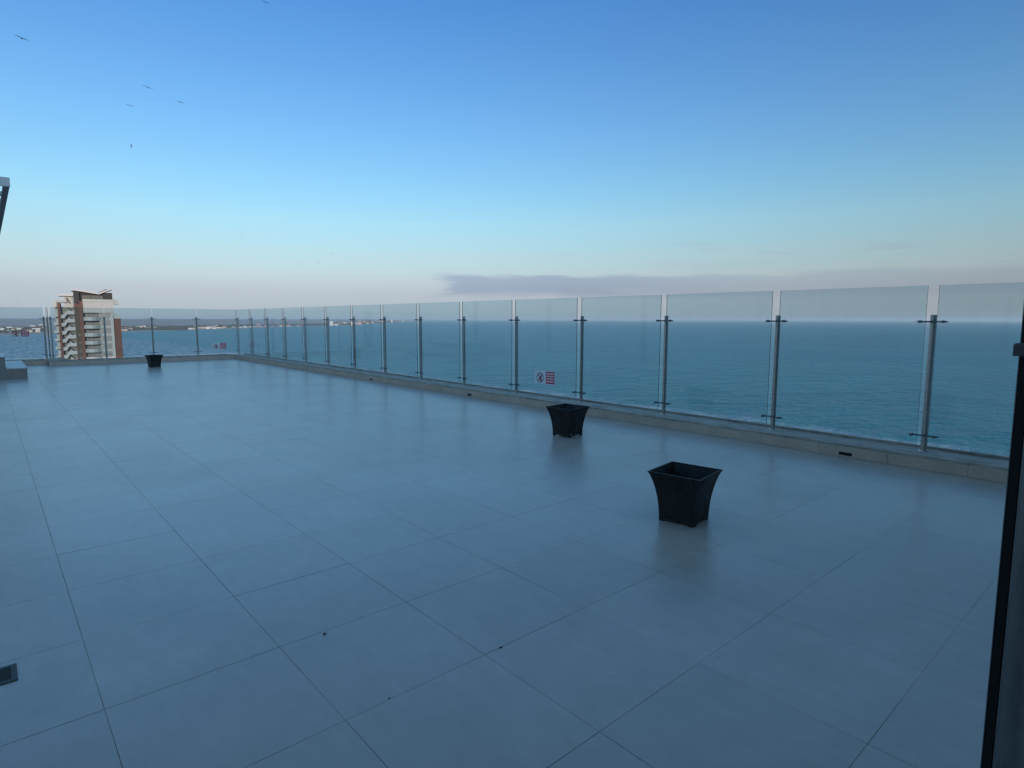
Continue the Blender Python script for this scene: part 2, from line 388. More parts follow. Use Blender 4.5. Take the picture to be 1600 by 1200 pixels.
full = MB().cbox((-(TS/2-GAP), -(TS/2-GAP), -.01), (TS/2-GAP, TS/2-GAP, 0), .0006).mesh('tile', M_tile)
near = [c for c in cells[:300] if c[0] > 0]; rest = cells[len(near):]
for ar, a in near:
    cx, cy = (a[0]+a[2])/2, (a[1]+a[3])/2; w, h = a[2]-a[0], a[3]-a[1]
    me = full if abs(w-(TS-2*GAP)) < 1e-4 and abs(h-(TS-2*GAP)) < 1e-4 else MB().cbox((-w/2,-h/2,-.01), (w/2,h/2,0), .0006).mesh('tile', M_tile)
    t = link('tile', me, floor, (cx, cy, random.uniform(-.0004, .0003)))
    t.rotation_euler = (random.gauss(0, .00035), random.gauss(0, .00035), random.gauss(0, .0006))
mb = MB()
for ar, a in rest: 
    dz = random.uniform(-.0008, .0004); mb.cbox((a[0], a[1], -.01), (a[2], a[3], dz), .0006)
stuff(mb.build('tile_field', M_tile_far, floor))

# facade with the door opening and a plain room behind it
YW0, YW1 = -.10, .17
mb = MB(); mb.box((-20,YW0,-.02), (-1.6,YW1,2.75)); struct(mb.build('facade_wall', M_conc))
mb = MB(); mb.box((1.60,YW0,-.02), (20,YW1,2.75)); struct(mb.build('facade_wall', M_conc))
mb = MB(); mb.box((-1.6,YW0,2.35), (1.60,YW1,2.75)); struct(mb.build('door_lintel', M_conc))
mb = MB(); mb.box((-20,-9,2.75), (20,YW1-.02,3.15)); struct(mb.build('roof_slab', M_conc))
# added unseen block in the sun's path, keeps low sun off the terrace
blocker = struct(empty('sun_blocker', (3+90*math.sin(SUN_ROT), 11+90*math.cos(SUN_ROT), SEA), -SUN_ROT))
MB().box((-17,-9,0), (17,9,62)).build('wall', M_conc, blocker)
for i_ in range(19): MB().box((-17.6,-10.4,2+i_*3.1), (17.6,-9.01,3.1+i_*3.1)).build('blocker_band', M_conc, blocker)
mb = MB(); mb.box((-20,-9,-.02), (20,-6,2.745)); struct(mb.build('room_back_wall', M_plaster))
mb = MB(); mb.box((-20,-6,-.02), (-6,YW0,2.745)); struct(mb.build('room_side_wall', M_plaster))
mb = MB(); mb.box((4.5,-6,-.02), (20,YW0,2.745)); struct(mb.build('room_side_wall', M_plaster))
mb = MB(); mb.box((-6,-6,-.04), (4.5,.118,-.012)); struct(mb.build('room_floor', M_roomfloor))

# ------------------------------------------------------------------ door frame at the right edge
df = empty('door_frame', (1.5, .1, 0)); tag(df, 'dark aluminium door jamb with black rubber seal at the right edge', 'door frame')
def dpart(mb, name, m, parent=df):
    o = mb.build(name, m); o.parent = parent; o.matrix_parent_inverse = Matrix.Translation(-Vector(df.location)); return o
mb = MB(); prof = [(1.503,-.098),(1.499,-.02),(1.502,.06),(1.4985,.10),(1.4995,.135),(1.5025,.150),(1.5012,.165),(1.4992,.186),(1.4996,.1985),(1.505,.1990),(1.598,.1990),(1.598,-.098)]
mb.prism(prof, lambda a, b: (a, b, 0), lambda a, b: (a, b, 2.35)); jb = dpart(mb, 'jamb', M_alu); smooth_by_angle(jb, 35)
mb = MB(); mb.box((1.4975,.2000,0), (1.54,.2155,2.35)); dpart(mb, 'gasket', M_gasket)
mb = MB(); mb.box((1.4968,.2158,0), (1.54,.2172,2.35)); dpart(mb, 'outer_lip', M_alu)
mb = MB(); mb.cbox((1.484,.206,1.277), (1.4966,.2245,1.302), .003); mb.tube((1.4832,.2150,1.290), (1.4842,.2150,1.290), .003); dpart(mb, 'latch', M_latch)
mb = MB(); mb.box((-1.6,.0,-.011), (1.5,.168,.012)); dpart(mb, 'threshold', M_alu)

# ------------------------------------------------------------------ parapets (low upstands), clad with panels
CAPZ = .128
def parapet(label, p0, p1, side, depth, first, slots=(), step=.6, ext0=0, ext1=0):
    """p0->p1: inner face line; side: unit vector pointing outwards"""
    p0, p1 = Vector((*p0, 0)), Vector((*p1, 0)); d = (p1-p0).normalized(); L = (p1-p0).length; sd = Vector((*side, 0))
    root = empty('parapet', p0); tag(root, label, 'parapet')
    def P(a, b, z): return tuple(d*a + sd*b + Vector((0,0,z)))
    def bx(mb, a0, a1, b0, b1, z0, z1, mi=0):
        v = [P(a0,b0,z0),P(a1,b0,z0),P(a1,b1,z0),P(a0,b1,z0),P(a0,b0,z1),P(a1,b0,z1),P(a1,b1,z1),P(a0,b1,z1)]
        return mb.add(v, [(0,3,2,1),(4,5,6,7),(0,1,5,4),(1,2,6,5),(2,3,7,6),(3,0,4,7)], mi)
    bx(MB(), -ext0, L+ext1, .014, depth, -.03, CAPZ-.02).build('core', M_dark_seal, root)
    # cap: slightly wavy mortar top
    mb = MB(); nseg = max(4, int(L/.22)); V = []; rows = [.004,.10,.19,depth-.09,depth-.012]
    for i in range(nseg+1):
        a = -ext0+(L+ext0+ext1)*i/nseg
        for b in rows: V.append(P(a, b + (random.uniform(-.004,.004) if b < .05 else 0), CAPZ + random.uniform(-.0035,.0025) - (.012 if b > depth-.1 else 0)))
        V.append(P(a, depth-.012, CAPZ-.035)); V.append(P(a, .006, CAPZ-.03))
    nr = len(rows)+2
    Fs = [(i*nr+j, (i+1)*nr+j, (i+1)*nr+(j+1) % nr, i*nr+(j+1) % nr) for i in range(nseg) for j in range(nr)]
    mb.add(V, Fs).build('cap', M_cap, root)
    bx(MB(), -ext0, L+ext1, depth-.011, depth+.03, CAPZ-.06, CAPZ+.012).build('edge_trim', M_cap, root)
    # face panels, cut round the drain slots
    a = first-step*math.ceil(first/step)
    ds = [s for s in slots]
    while a < L:
        a0, a1 = max(a+.0012, 0), min(a+step-.0012, L); a += step
        if a1-a0 < .02: continue
        inside = [s for s in ds if a0+.05 < s < a1-.05]
        mb = MB()
        if inside:
            s = inside[0]; bx(mb, a0, s-.06, 0, .014, .002, CAPZ-.024); bx(mb, s+.06, a1, 0, .014, .002, CAPZ-.024)
            bx(mb, s-.06, s+.06, 0, .014, .002, .018); bx(mb, s-.06, s+.06, 0, .014, .05, CAPZ-.024)
        else: bx(mb, a0, a1, 0, .014, .002, CAPZ-.024)
        o = mb.build('panel', M_clad, root); o.location = tuple(sd*random.uniform(-.0015,.001))
    for s in ds:
        mb = MB(); bx(mb, s-.058, s+.058, .006, .0138, .0195, .0485); mb.build('drain_slot', M_slot, root)
    return root
parapet('long low grey parapet under the right-hand glass fence', (XR, .172), (XR, YF), (1,0), XO-XR, 1.177-.172, [2.157-.172, 4.821-.172, 8.25-.172, 11.80-.172, 15.9-.172], 1.23/2, 0, .48)
parapet('low grey parapet under the far glass fence behind the small planter', (XR-.002, YF), (XRET, YF), (0,1), YO-YF, .3, [], .62)
parapet('short low parapet set back at far left below the white tower', (XRET-.002, YF2), (-6, YF2), (0,1), YO2-YF2, .3, [], .62, .48, 0)
parapet('very short parapet return joining the far and set-back parapets', (XRET, YF+.002), (XRET, YF2-.002), (1,0), .46, .3, [], .62)

# ------------------------------------------------------------------ glass fences
POST_H, POST_R = 1.396, .0255
def post_at(root, p, d, o_dir, arms=(1,1), clamps=(1.333,.277)):
    """p: base xy, d: along fence, o_dir: towards the glass"""
    d = Vector((*d,0)); od = Vector((*o_dir,0))
    b = empty_child('post', root, (p[0], p[1], 0)) if False else None
    mb = MB(); mb.tube((0,0,CAPZ-.01), (0,0,POST_H-.006), POST_R, n=20); mb.tube((0,0,POST_H-.006), (0,0,POST_H), POST_R*1.03, POST_R*.9, n=20)
    po = mb.build('post', M_steel, root); po.location = (p[0]-root.location.x, p[1]-root.location.y, 0); smooth_by_angle(po, 40)
    mb = MB(); mb.tube((0,0,CAPZ-.006), (0,0,CAPZ+.008), .040, .036, n=20); o = mb.build('base_ring', M_steel, po); smooth_by_angle(o)
    for z in clamps:
        mb = MB(); c = od*.034; zz = Vector((0,0,z))
        l0 = .118 if arms[0] else .03; l1 = .118 if arms[1] else .03
        mb.tube(zz+c-d*l0, zz+c+d*l1, .0075, n=10); mb.tube(zz, zz+c, .012, n=10)
        for s, on in ((-1, arms[0]), (1, arms[1])):
            if on:
                g = d*(s*.088)
                mb.tube(zz+c+g-od*.010, zz+od*.057+g, .0125, n=12); mb.tube(zz+od*.073+g, zz+od*.081+g, .0125, n=12)
        o = mb.build('clamp', M_clamp, po); smooth_by_angle(o)
    return po
GLASS_TOP, GLASS_BOT = 1.660, .196
def pane(root, p, q, o_dir, z0=GLASS_BOT, z1=GLASS_TOP):
    p, q = Vector((*p,0)), Vector((*q,0)); od = Vector((*o_dir,0)); d = (q-p).normalized()
    L = (q-p).length; w = .0055
    def P(a, b, z): return tuple(d*a + od*b + Vector((0,0,z)))
    v = [P(0,-w,z0),P(L,-w,z0),P(L,w,z0),P(0,w,z0),P(0,-w,z1),P(L,-w,z1),P(L,w,z1),P(0,w,z1)]
    mb = MB(); mb.add(v, [(0,1,5,4),(2,3,7,6)], 0); mb.add(v, [(0,3,2,1),(4,5,6,7),(1,2,6,5),(3,0,4,7)], 1)
    o = mb.build('glass_pane', [M_glass, M_gedge], root); o.location = p - Vector(root.location); o.rotation_euler.z = random.gauss(0, .0012); return o
XP = 6.535; SP = 1.4332; YP = [21.639-SP*i for i in range(16)]
GO = -.062
fr = empty('glass_fence', (XP, 0, 0)); tag(fr, 'long glass fence with steel posts along the right side over the sea', 'fence')
for i, y in enumerate(YP):
    post_at(fr, (XP, y), (0,-1), (-1,0), arms=(i > 0, i < 15))
    if i < 15: pane(fr, (XP+GO, y-.043), (XP+GO, YP[i+1]+.043), (1,0))
pane(fr, (XP+GO, YP[0]+.035), (XP+GO, YP[0]-.037), (1,0)) if False else None
XF = [1.43, 2.72, 3.965, 5.24]; YPF = 21.639
ff = empty('glass_fence', (XF[0], YPF, 0)); tag(ff, 'glass fence on five-post far edge behind the small planter and before the tower', 'fence')
for i, x in enumerate(XF):
    post_at(ff, (x, YPF), (1,0), (0,-1), arms=(1,1))
xe = XF + [XP]
for i in range(4): pane(ff, (xe[i]+.012, YPF+GO), (xe[i+1]-(.012 if i < 3 else .08), YPF+GO), (0,1))
mb = MB(); c = Vector((XP, YPF, 0))
for z in (1.333, .277):
    mb = MB(); mb.tube((-.118,-.034,z), (.0,-.034,z), .0075, n=10); mb.tube((-.088,-.024,z), (-.088,-.055,z), .0125, n=12)
    o = mb.build('corner_clamp', M_clamp, ff); o.location = (XP-XF[0], 0, 0)
fl_ = empty('glass_fence', (1.40, 22.4, 0)); tag(fl_, 'set-back glass fence at far left, its end pane seen edge-on beside the tower', 'fence')
post_at(fl_, (1.33, 22.40), (1,0), (0,-1), arms=(1,0)); post_at(fl_, (-.55, 22.40), (1,0), (0,-1)); post_at(fl_, (-1.95, 22.40), (1,0), (0,-1))
pane(fl_, (1.38, 21.70), (1.38, 22.33), (1,0))
pane(fl_, (1.318, 22.338), (-.54, 22.338), (0,1)); pane(fl_, (-.56, 22.338), (-1.94, 22.338), (0,1))

# ------------------------------------------------------------------ warning signs on the glass
def sign(label, loc, d, n, zc, w=.445, h=.212, clear=False):
    """d: reading direction, n: normal towards the viewer"""
    d, nn = Vector((*d,0)), Vector((*n,0)); root = empty('warning_sign', (loc[0], loc[1], zc)); tag(root, label, 'sign', 'warning signs on the glass fences')
    def P(u, v, t): return tuple(d*u + Vector((0,0,v)) + nn*t)
    def flat(pts, t0, t1, name, m, parent=root): return MB().prism(pts, lambda a, b: P(a, b, t0), lambda a, b: P(a, b, t1)).build(name, m, parent)
    def rect(x0, x1, y0, y1): return [(x0,y0),(x1,y0),(x1,y1),(x0,y1)]
    if not clear: flat(rect(-w/2, w/2, -h/2, h/2), 0, .0015, 'board', M_white)
    # text panel
    tp = flat(rect(.02, w/2-.014, -h/2+.012, h/2-.012), .0017, .0025, 'text_panel', M_red)
    for r in range(4):
        y1 = h/2-.032-r*.0405; mb = MB(); x = .034+random.uniform(0,.008)
        while x < w/2-.034:
            cw = random.choice([.009,.011,.013]); mb.prism(rect(x, min(x+cw, w/2-.026), y1-.022, y1), lambda a, b: P(a, b, .0027), lambda a, b: P(a, b, .0032)); x += cw+.0035
        mb.build('text_line', M_white, tp)
    # pictogram: ring, slash and a leaning figure
    cx, cy, r0, r1 = -.108, -.012, .066, .078
    mb = MB(); n_ = 28
    for i in range(n_):
        a0, a1 = 2*math.pi*i/n_, 2*math.pi*(i+1)/n_
        mb.prism([(cx+r0*math.cos(a0),cy+r0*math.sin(a0)),(cx+r1*math.cos(a0),cy+r1*math.sin(a0)),(cx+r1*math.cos(a1),cy+r1*math.sin(a1)),(cx+r0*math.cos(a1),cy+r0*math.sin(a1))], lambda a, b: P(a,b,.0017), lambda a, b: P(a,b,.0025))
    mb.build('prohibition_ring', M_blk if not clear else M_red, root)
    s = math.sqrt(.5)*r0; t = .006
    flat([(cx-s-t,cy+s-t),(cx-s+t,cy+s+t),(cx+s+t,cy-s+t),(cx+s-t,cy-s-t)], .0032, .0038, 'slash', M_red)
    mb = MB()
    mb.prism([(cx+.022+.016*math.cos(i*.7854),cy+.034+.016*math.sin(i*.7854)) for i in range(8)], lambda a, b: P(a,b,.0027), lambda a, b: P(a,b,.003))
    mb.prism([(cx-.012,cy-.008),(cx+.008,cy+.026),(cx+.034,cy+.014),(cx+.036,cy+.002),(cx+.016,cy-.006),(cx+.03,cy-.05),(cx+.012,cy-.052),(cx-.004,cy-.02),(cx-.03,cy-.046),(cx-.04,cy-.034)], lambda a, b: P(a,b,.0027), lambda a, b: P(a,b,.003))
    mb.build('figure', M_blk, root)
    flat([(cx-.012,h/2-.034),(cx+.012,h/2-.034),(cx,h/2-.016)], .0017, .0024, 'small_mark', M_trec)
    return root
sign('red and white warning sign on the right-hand fence behind a planter', (XP+GO-.0075, 6.565), (0,-1), (-1,0), .452)
sign('red and white warning sign on the far fence near the corner', (5.89, YPF+GO-.0075), (1,0), (0,-1), .437)
sign('warning sign with clear backing on the set-back fence at far left', (.765, 22.338-.0075), (1,0), (0,-1), .905, .42, .2, True)

# ------------------------------------------------------------------ planters
def planter_meshes():
    prof = [(0,.1215),(.04,.1225),(.10,.126),(.16,.133),(.22,.144),(.27,.1565),(.31,.170),(.334,.1815)]
    t = .006
    mb = MB(); rings = []
    def ring(z, r): return [(-r,-r,z),(r,-r,z),(r,r,z),(-r,r,z)]
    # each side: columns subdivided so the foot cut-out can be shaped
    us = [-1,-.72,-.60,0,.60,.72,1]; lift = [0,0,.016,.018,.016,0,0]
    for s in range(4):
        ca, sa = [(1,0),(0,1),(-1,0),(0,-1)][s]
        def T(u, r, z): return ((u*r)*ca - (-r)*sa, (u*r)*sa + (-r)*ca, z)
        nu = len(us); V = []
        for inner in (0, 1):
            for i, (z, r) in enumerate(prof):
                for j, u in enumerate(us):
                    V.append(T(u, r-t*inner, (lift[j] if i == 0 else z)))
        npf = len(prof); o = npf*nu; Fc = []
        for i in range(npf-1):
            for j in range(nu-1):
                a = i*nu+j; Fc.append((a, a+1, a+nu+1, a+nu)); a += o; Fc.append((a, a+nu, a+nu+1, a+1))
        for j in range(nu-1):
            a = (npf-1)*nu+j; Fc.append((a, a+1, o+a+1, o+a)); Fc.append((j+1, j, o+j, o+j+1))
        mb.add(V, Fc)
    wall = mb.mesh('wall', M_plant)
    mb = MB(); mb.box((-.117,-.117,.03), (.117,.117,.045)); bot = mb.mesh('bottom', M_soil)
    # thin raised rib down each corner and a lip along the rim
    mb = MB(); r = prof[-1][1]
    for s in range(4):
        ca, sa = [(1,0),(0,1),(-1,0),(0,-1)][s]
        def T(x, y, z): return (x*ca - y*sa, x*sa + y*ca, z)
        v = [T(-r-.003,-r-.003,.3345),T(r+.003,-r-.003,.3345),T(r-.010,-r+.010,.3345),T(-r+.010,-r+.010,.3345),
             T(-r-.003,-r-.003,.3395),T(r+.003,-r-.003,.3395),T(r-.010,-r+.010,.3395),T(-r+.010,-r+.010,.3395)]
        mb.add(v, [(0,3,2,1),(4,5,6,7),(0,1,5,4),(2,3,7,6)])
    rim = mb.mesh('rim', M_plant)
    mb = MB(); mb.tube((-.085,-.124,.036), (-.085,-.1285,.036), .007, n=10); plug = mb.mesh('plug', M_scrap)
    return wall, bot, rim, plug
PM = planter_meshes()
def planter(loc, rz, label, plug=False, sc=1.0):
    root = empty('planter', loc, rz); root.scale = (sc, sc, sc); tag(root, label, 'planter', 'empty black planters on the terrace')
    for nme, me in zip(('wall', 'bottom', 'rim'), PM[:3]): link(nme, me, root)
    if plug: link('drain_plug', PM[3], root)
    return root
planter((3.468, 2.172, 0), R(8), 'large-looking empty black square planter nearest the camera on the grey tiles')
planter((5.03, 4.725, 0), R(4.7), 'empty black square planter with a drain plug beside the right-hand parapet', True)
planter((3.47, 18.95, 0), R(-35+41), 'small distant black planter before the far glass fence')

# ------------------------------------------------------------------ stair block at far left
st = empty('stair_block', (0, 17.2, 0)); tag(st, 'dark stone stair block with pale treads at the left edge', 'steps')
def spart(nme, a, b, m, c=.0):
    mb = MB(); mb.cbox(a, b, c) if c else mb.box(a, b); return mb.build(nme, m, st)
spart('riser', (-.1, 0, 0), (.655, 3.0, .222), M_step); spart('tread', (.30, -.012, .2225), (.668, 3.01, .246), M_step_top, .004)
spart('riser', (-1.2, .06, .2225), (.292, 1.75, .482), M_step); spart('tread', (-1.2, .048, .4825), (.303, 1.76, .506), M_step_top, .004)
spart('riser', (-2.2, .061, .0), (-.101, 1.749, .222), M_step)

# ------------------------------------------------------------------ pergola at upper left
pg = empty('pergola', (.44, 12.1, 0)); tag(pg, 'grey overhead pergola corner at upper left with light end beam and dark side beam', 'pergola')
ZB, ZT = 3.345, 3.475
def ppart(nme, a, b, m):
    mb = MB(); mb.box(a, b); return mb.build(nme, m, pg)
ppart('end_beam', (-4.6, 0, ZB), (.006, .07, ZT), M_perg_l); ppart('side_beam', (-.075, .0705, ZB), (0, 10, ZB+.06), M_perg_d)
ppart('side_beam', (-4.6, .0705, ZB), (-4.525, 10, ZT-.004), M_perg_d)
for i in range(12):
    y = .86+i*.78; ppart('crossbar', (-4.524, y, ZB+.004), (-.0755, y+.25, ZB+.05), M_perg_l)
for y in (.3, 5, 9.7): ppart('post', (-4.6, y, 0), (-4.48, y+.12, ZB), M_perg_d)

# ------------------------------------------------------------------ floor drain, litter
dr = empty('floor_drain', (-.075, 2.862, 0)); tag(dr, 'small dark square floor drain in a tile at lower left edge', 'drain')
mb = MB()
for a, b in (((-.078,-.07),(.078,-.052)),((-.078,.052),(.078,.07)),((-.078,-.052),(-.06,.052)),((.06,-.052),(.078,.052))): mb.box((a[0],a[1],.0006), (b[0],b[1],.0045))
mb.build('frame', mat('drain_frame', (.07,.066,.06), .6, .2), dr)
mb = MB(); mb.box((-.06,-.052,.0004), (.06,.052,.0014)); mb.build('sump', M_slot, dr)
for i in range(7):
    mb = MB(); mb.box((-.0595,-.046+i*.0145,.0016), (.0595,-.039+i*.0145,.0038)); mb.build('grate_bar', mat('drain_bar', (.07,.068,.062), .7, .1) if i == 0 else bpy.data.materials['drain_bar'], dr)
def crumb(p, r, label, m, cat, nme, flat=.5):
    mb = MB(); V = []; n = 7
    for k2, (zz, rr) in enumerate(((0,.8),(flat*.5,1.0),(flat,.5))):
        for i in range(n): 
            a = 2*math.pi*i/n; q = r*rr*random.uniform(.6,1.2); V.append((math.cos(a)*q, math.sin(a)*q*.7, .0006+zz*r))
    Fc = [tuple(range(n-1,-1,-1)), tuple(range(2*n,3*n))] + [(l*n+i, l*n+(i+1) % n, (l+1)*n+(i+1) % n, (l+1)*n+i) for l in range(2) for i in range(n)]
    o = mb.add(V, Fc).build(nme, m); o.location = (p[0], p[1], .0); tag(o, label, cat); return o
crumb((1.506,1.774), .0075, 'tiny dark crumb of litter alone on the tiles at lower centre', M_crumb, 'litter', 'litter_crumb')
crumb((1.004,2.353), .0085, 'tiny dark leaf crumb lying on a tile joint', M_crumb, 'litter', 'litter_crumb')
crumb((.992,1.785), .0042, 'tiniest dark crumb on the tiles nearest the bottom edge', M_crumb, 'litter', 'litter_crumb')
o = crumb((6.235,3.33), .05, 'small white paper scrap at the foot of the right-hand parapet', M_scrap, 'litter', 'paper_scrap', .06); o.rotation_euler.z = R(80)

# ------------------------------------------------------------------ apartment tower on the left
TC = Vector((28.7, 274.6)); TD = TC.length; tdir = TC/TD; tu = Vector((tdir.y, -tdir.x))
tw = empty('apartment_tower', (TC.x, TC.y, SEA+.8)); tag(tw, 'white and brick apartment tower with zigzag balconies and butterfly roof', 'building')
KU, KV, TX0 = 5.09, 4.14, 134.0
def U(x): return (x-TX0)/KU
def Vv(y): return (499.6-y)/KV + EYE - (SEA+.8)
def T3(u, w, v): q = tu*u + tdir*w; return (q.x, q.y, v)
def tb(nme, x0, x1, y0, y1, w0, w1, m, parent=tw, base=False):
    """box by picture extents: x in px at eye level, y px; w depth (m), + away"""
    k_ = 0 if base else LEAN*(499.6-(y0+y1)/2)
    v0 = 0 if base else Vv(y1); v1 = Vv(y0); u0, u1 = U(x0+k_), U(x1+k_)
    mb = MB(); v = [T3(u0,w0,v0),T3(u1,w0,v0),T3(u1,w1,v0),T3(u0,w1,v0),T3(u0,w0,v1),T3(u1,w0,v1),T3(u1,w1,v1),T3(u0,w1,v1)]
    mb.add(v, [(0,3,2,1),(4,5,6,7),(0,1,5,4),(1,2,6,5),(2,3,7,6),(3,0,4,7)]); return mb.build(nme, m, parent)
def tp(nme, pts, w0, w1, m, parent=tw):
    k_ = LEAN*(499.6-sum(p[1] for p in pts)/len(pts))
    return MB().prism(pts, lambda x, y: T3(U(x+k_), w0, Vv(y)), lambda x, y: T3(U(x+k_), w1, Vv(y))).build(nme, m, parent)
FL = 12.25; LEAN = .078      # upper parts were measured where uprights lean in the picture
core = tb('wall', 131, 157, 491, 0, 1.7, 14, M_trec, base=True)             # recessed wall behind the round balconies
tb('wall', 156.2, 178.3, 488, 0, .0, 14, M_tw, base=True)                   # window bay
tb('attic_wall', 129.5, 178.9, 473.5, 490.8, -.7, 14, M_tw); tb('coping', 129, 179.4, 472.6, 473.4, -.9, 14, M_tw)
tb('brick_wing', 178.4, 190.6, 499.6, 0, 1.0, 13, M_tb, base=True); tb('coping', 178.4, 191, 498.4, 499.5, .8, 13, M_tw)
tb('stair_core', 124.6, 130.9, 479, 0, -1.4, 12, M_tb, base=True); tb('stair_core', 117.8, 124.5, 479, 0, -1.0, 12, M_tbr, base=True)
tb('stair_core_top', 115.6, 124.5, 458.5, 478.9, -1.0, 11, M_td); tb('red_panel', 116.5, 124, 477.5, 481.5, -1.25, -1.02, M_tred)
tb('brick_panel', 124.6, 129.0, 473, 478.9, -1.2, 11, M_tb)
tb('wall', 96.8, 117.7, 482, 0, 2.0, 12, M_trec, base=True)                 # behind the zigzag balconies
tb('brick_pier', 92.6, 96.8, 476.5, 0, -.8, 11, M_tb, base=True)
tb('wall', 88, 92.5, 482, 0, 3.5, 10, M_tw, base=True)
tb('stair_head', 101.5, 114.8, 466, 483, .5, 10, M_tw); tp('stair_slash', [(104,468.5),(106,468),(110.6,476.5),(109.5,477.6)], .2, .48, M_td)
tb('roof_slab', 92, 114.5, 463.2, 465.6, -1.2, 10, M_trf); tb('roof_slab', 89, 105, 472, 475.6, -.9, 9, M_tw)
tb('balustrade', 84.6, 89.4, 475.5, 483, 1, 5, M_tgl)
# penthouse with butterfly roof
ph = tp('penthouse_wall', [(122.5,473),(122.5,458.6),(154,462.4),(166,459.6),(176.4,459.2),(176.4,473)], 1.0, 12, M_td)
for x0, x1 in ((128.5,131.5),(132.5,136),(137.5,141),(143,146.5),(148,153),(154.5,160)):
    w_ = tb('window', x0, x1, 464, 470.8, .8, .98, M_tpw, ph)
    tb('mullion', x1+.05, x1+.5, 464, 470.8, .72, .98, M_tmul, ph)
tb('balustrade', 129, 178.4, 470, 472.5, .0, .12, M_tgl)
rf = tp('roof', [(111.6,455.6),(118,455.2),(154,460.6),(176.9,452.2),(176.9,453.8),(155,462.2),(152,462.0),(118,457.3),(111.6,457.5)], -1.4, 12.5, M_trf)
tp('solar_panels', [(150.5,459.2),(154.2,459.6),(175,452.0),(166,452.2)], 12.6, 12.9, M_tsol, rf)
tb('balcony_slab', 178.5, 187.6, 474, 477.4, 0, 5, M_tw); tb('balustrade', 177.5, 186, 469, 473.4, 1, 4.6, M_tgl)
tb('balustrade', 180, 188.5, 492, 495.6, 2, 6, M_tgl); tb('balcony_slab', 179, 189.5, 495.7, 498.2, 1.6, 7, M_tw)
LEAN = 0
for f in range(-1, 13):
    yb = 497.6+FL*f
    y = yb+FL*.5+1.5
    zp = [(97.0,y+6.6),(97.0,y+1.2),(101,y+1.2),(105,y-4.2),(107.5,y-4.6),(109.3,y-7.2),(111.2,y-4.8),(117.6,y-4.8),(117.6,y+.6),(106,y+.6),(102,y+6.6)]
    tp('balcony', zp, -.9, 1.9, M_tw); tp('slanted_rail', [(106.5,y-9.6),(108,y-9.6),(113.2,y-5.4),(112,y-4.9)], -.6, .4, M_td)
    tb('balcony', 85.2, 92.4, yb+7.7, yb+12.0, -.2, 4.5, M_tw)
    if f < 0: continue
    # rounded balcony: front band bulging out
    pts = [(130.4,-1.2),(131.5,-2.0),(136,-2.7),(144,-2.9),(150,-2.1),(155,-.6),(157.5,.0),(157.5,1.6),(130.4,1.6)]
    MB().prism(pts, lambda x, w: T3(U(x), w, Vv(yb+5.6)), lambda x, w: T3(U(x), w, Vv(yb))).build('balcony', M_tw, tw)
    tb('door', 133, 138.5, yb-6.5, yb, 1.5, 1.68, M_tdw); tb('door', 143, 144.6, yb-6.5, yb, 1.5, 1.68, M_tdw)
    # windows with mullions in the bay
    w_ = tb('window', 157.6, 173.6, yb-7.3, yb+1.2, -.06, -.01, M_twin)
    tb('frame', 157.2, 174.0, yb-7.9, yb-7.35, -.22, -.01, M_tmul, w_)
    for x in (160, 165.8, 170.5): tb('mullion', x, x+.45, yb-7.3, yb+1.2, -.13, -.065, M_tmul, w_)
    if f > 1: tb('slot_window', 122.2, 124.2, yb+1, yb+4.4, -1.06, -1.01, M_tdw)

# ------------------------------------------------------------------ far town along the coast
def house_mesh(w, d, h, roof, m, rm):
    mb = MB(); mb.box((-w/2,-d/2,-3), (w/2,d/2,h))
    if roof == 'gable':
        mb.prism([(-d/2-.4,h),(d/2+.4,h),(0,h+d*.32)], lambda a, b: (-w/2-.4, a, b), lambda a, b: (w/2+.4, a, b), 1)
    else:
        mb.box((-w/2-.3,-d/2-.3,h), (w/2+.3,d/2+.3,h+.6), 1)
    return mb.mesh('house', [m, rm])
GROUP = 'houses of the far town'
CN = {'render_white': 'white', 'render_cream': 'cream', 'render_pink': 'pinkish', 'render_grey': 'grey'}
def where(x):
    for lim, t in ((70, 'on the far shore left of the tower'), (250, 'on the far shore just right of the tower'), (301, 'among dark trees on the far shore'),
                   (347, 'on the bright far waterfront above the corner sign'), (480, 'on the far shore behind the fence corner'), (541, 'on the far shore beside the tallest white block')):
        if x < lim: return t
    return 'out on the far headland'
def house(x, s, w, d, h, roof, m, rm, nme='house', label=None, cat='house', group=GROUP):
    if label is None:
        size = 'small' if w < 13 else ('long' if w > 17 else 'mid-sized')
        label = f"{size} {CN[m.name]} {'flat-roofed' if roof == 'flat' else 'gabled'} house {'near the water' if s < 150 else 'set back'} {where(x)}"
    p = coast_pt(x, s); o = link(nme, house_mesh(w, d, h, roof, m, rm), None, p)
    o.rotation_euler.z = math.atan2(p.y, p.x) - math.pi/2 + random.uniform(-.5,.5)
    return tag(o, label, cat, group)
rs = random.Random(3)
for (xa, xb, n_, s0, s1, hs) in ((2,68,26,60,700,(4,9)), (192,245,26,40,420,(5,10)), (262,300,8,30,200,(4,8)), (302,346,30,20,260,(5,9)), (346,470,34,20,300,(4,8)), (515,540,9,20,200,(4,9)), (545,602,16,30,500,(6,13))):
    for i in range(n_):
        x = rs.uniform(xa, xb); s = rs.uniform(s0, s1); fl = rs.random() < .4; sc_ = 1 if x < 480 else 1.9
        random.seed(int(x*1000))
        house(x, s, rs.uniform(9,20)*sc_, rs.uniform(8,11)*sc_, rs.uniform(*hs)*(.8 if not fl else 1.1)*sc_, 'flat' if fl else 'gable',
              rs.choices(HOUSE, (6,3,1.4,1))[0], ROOFM[1] if fl else rs.choice((ROOFM[0], ROOFM[2], ROOFM[0])))
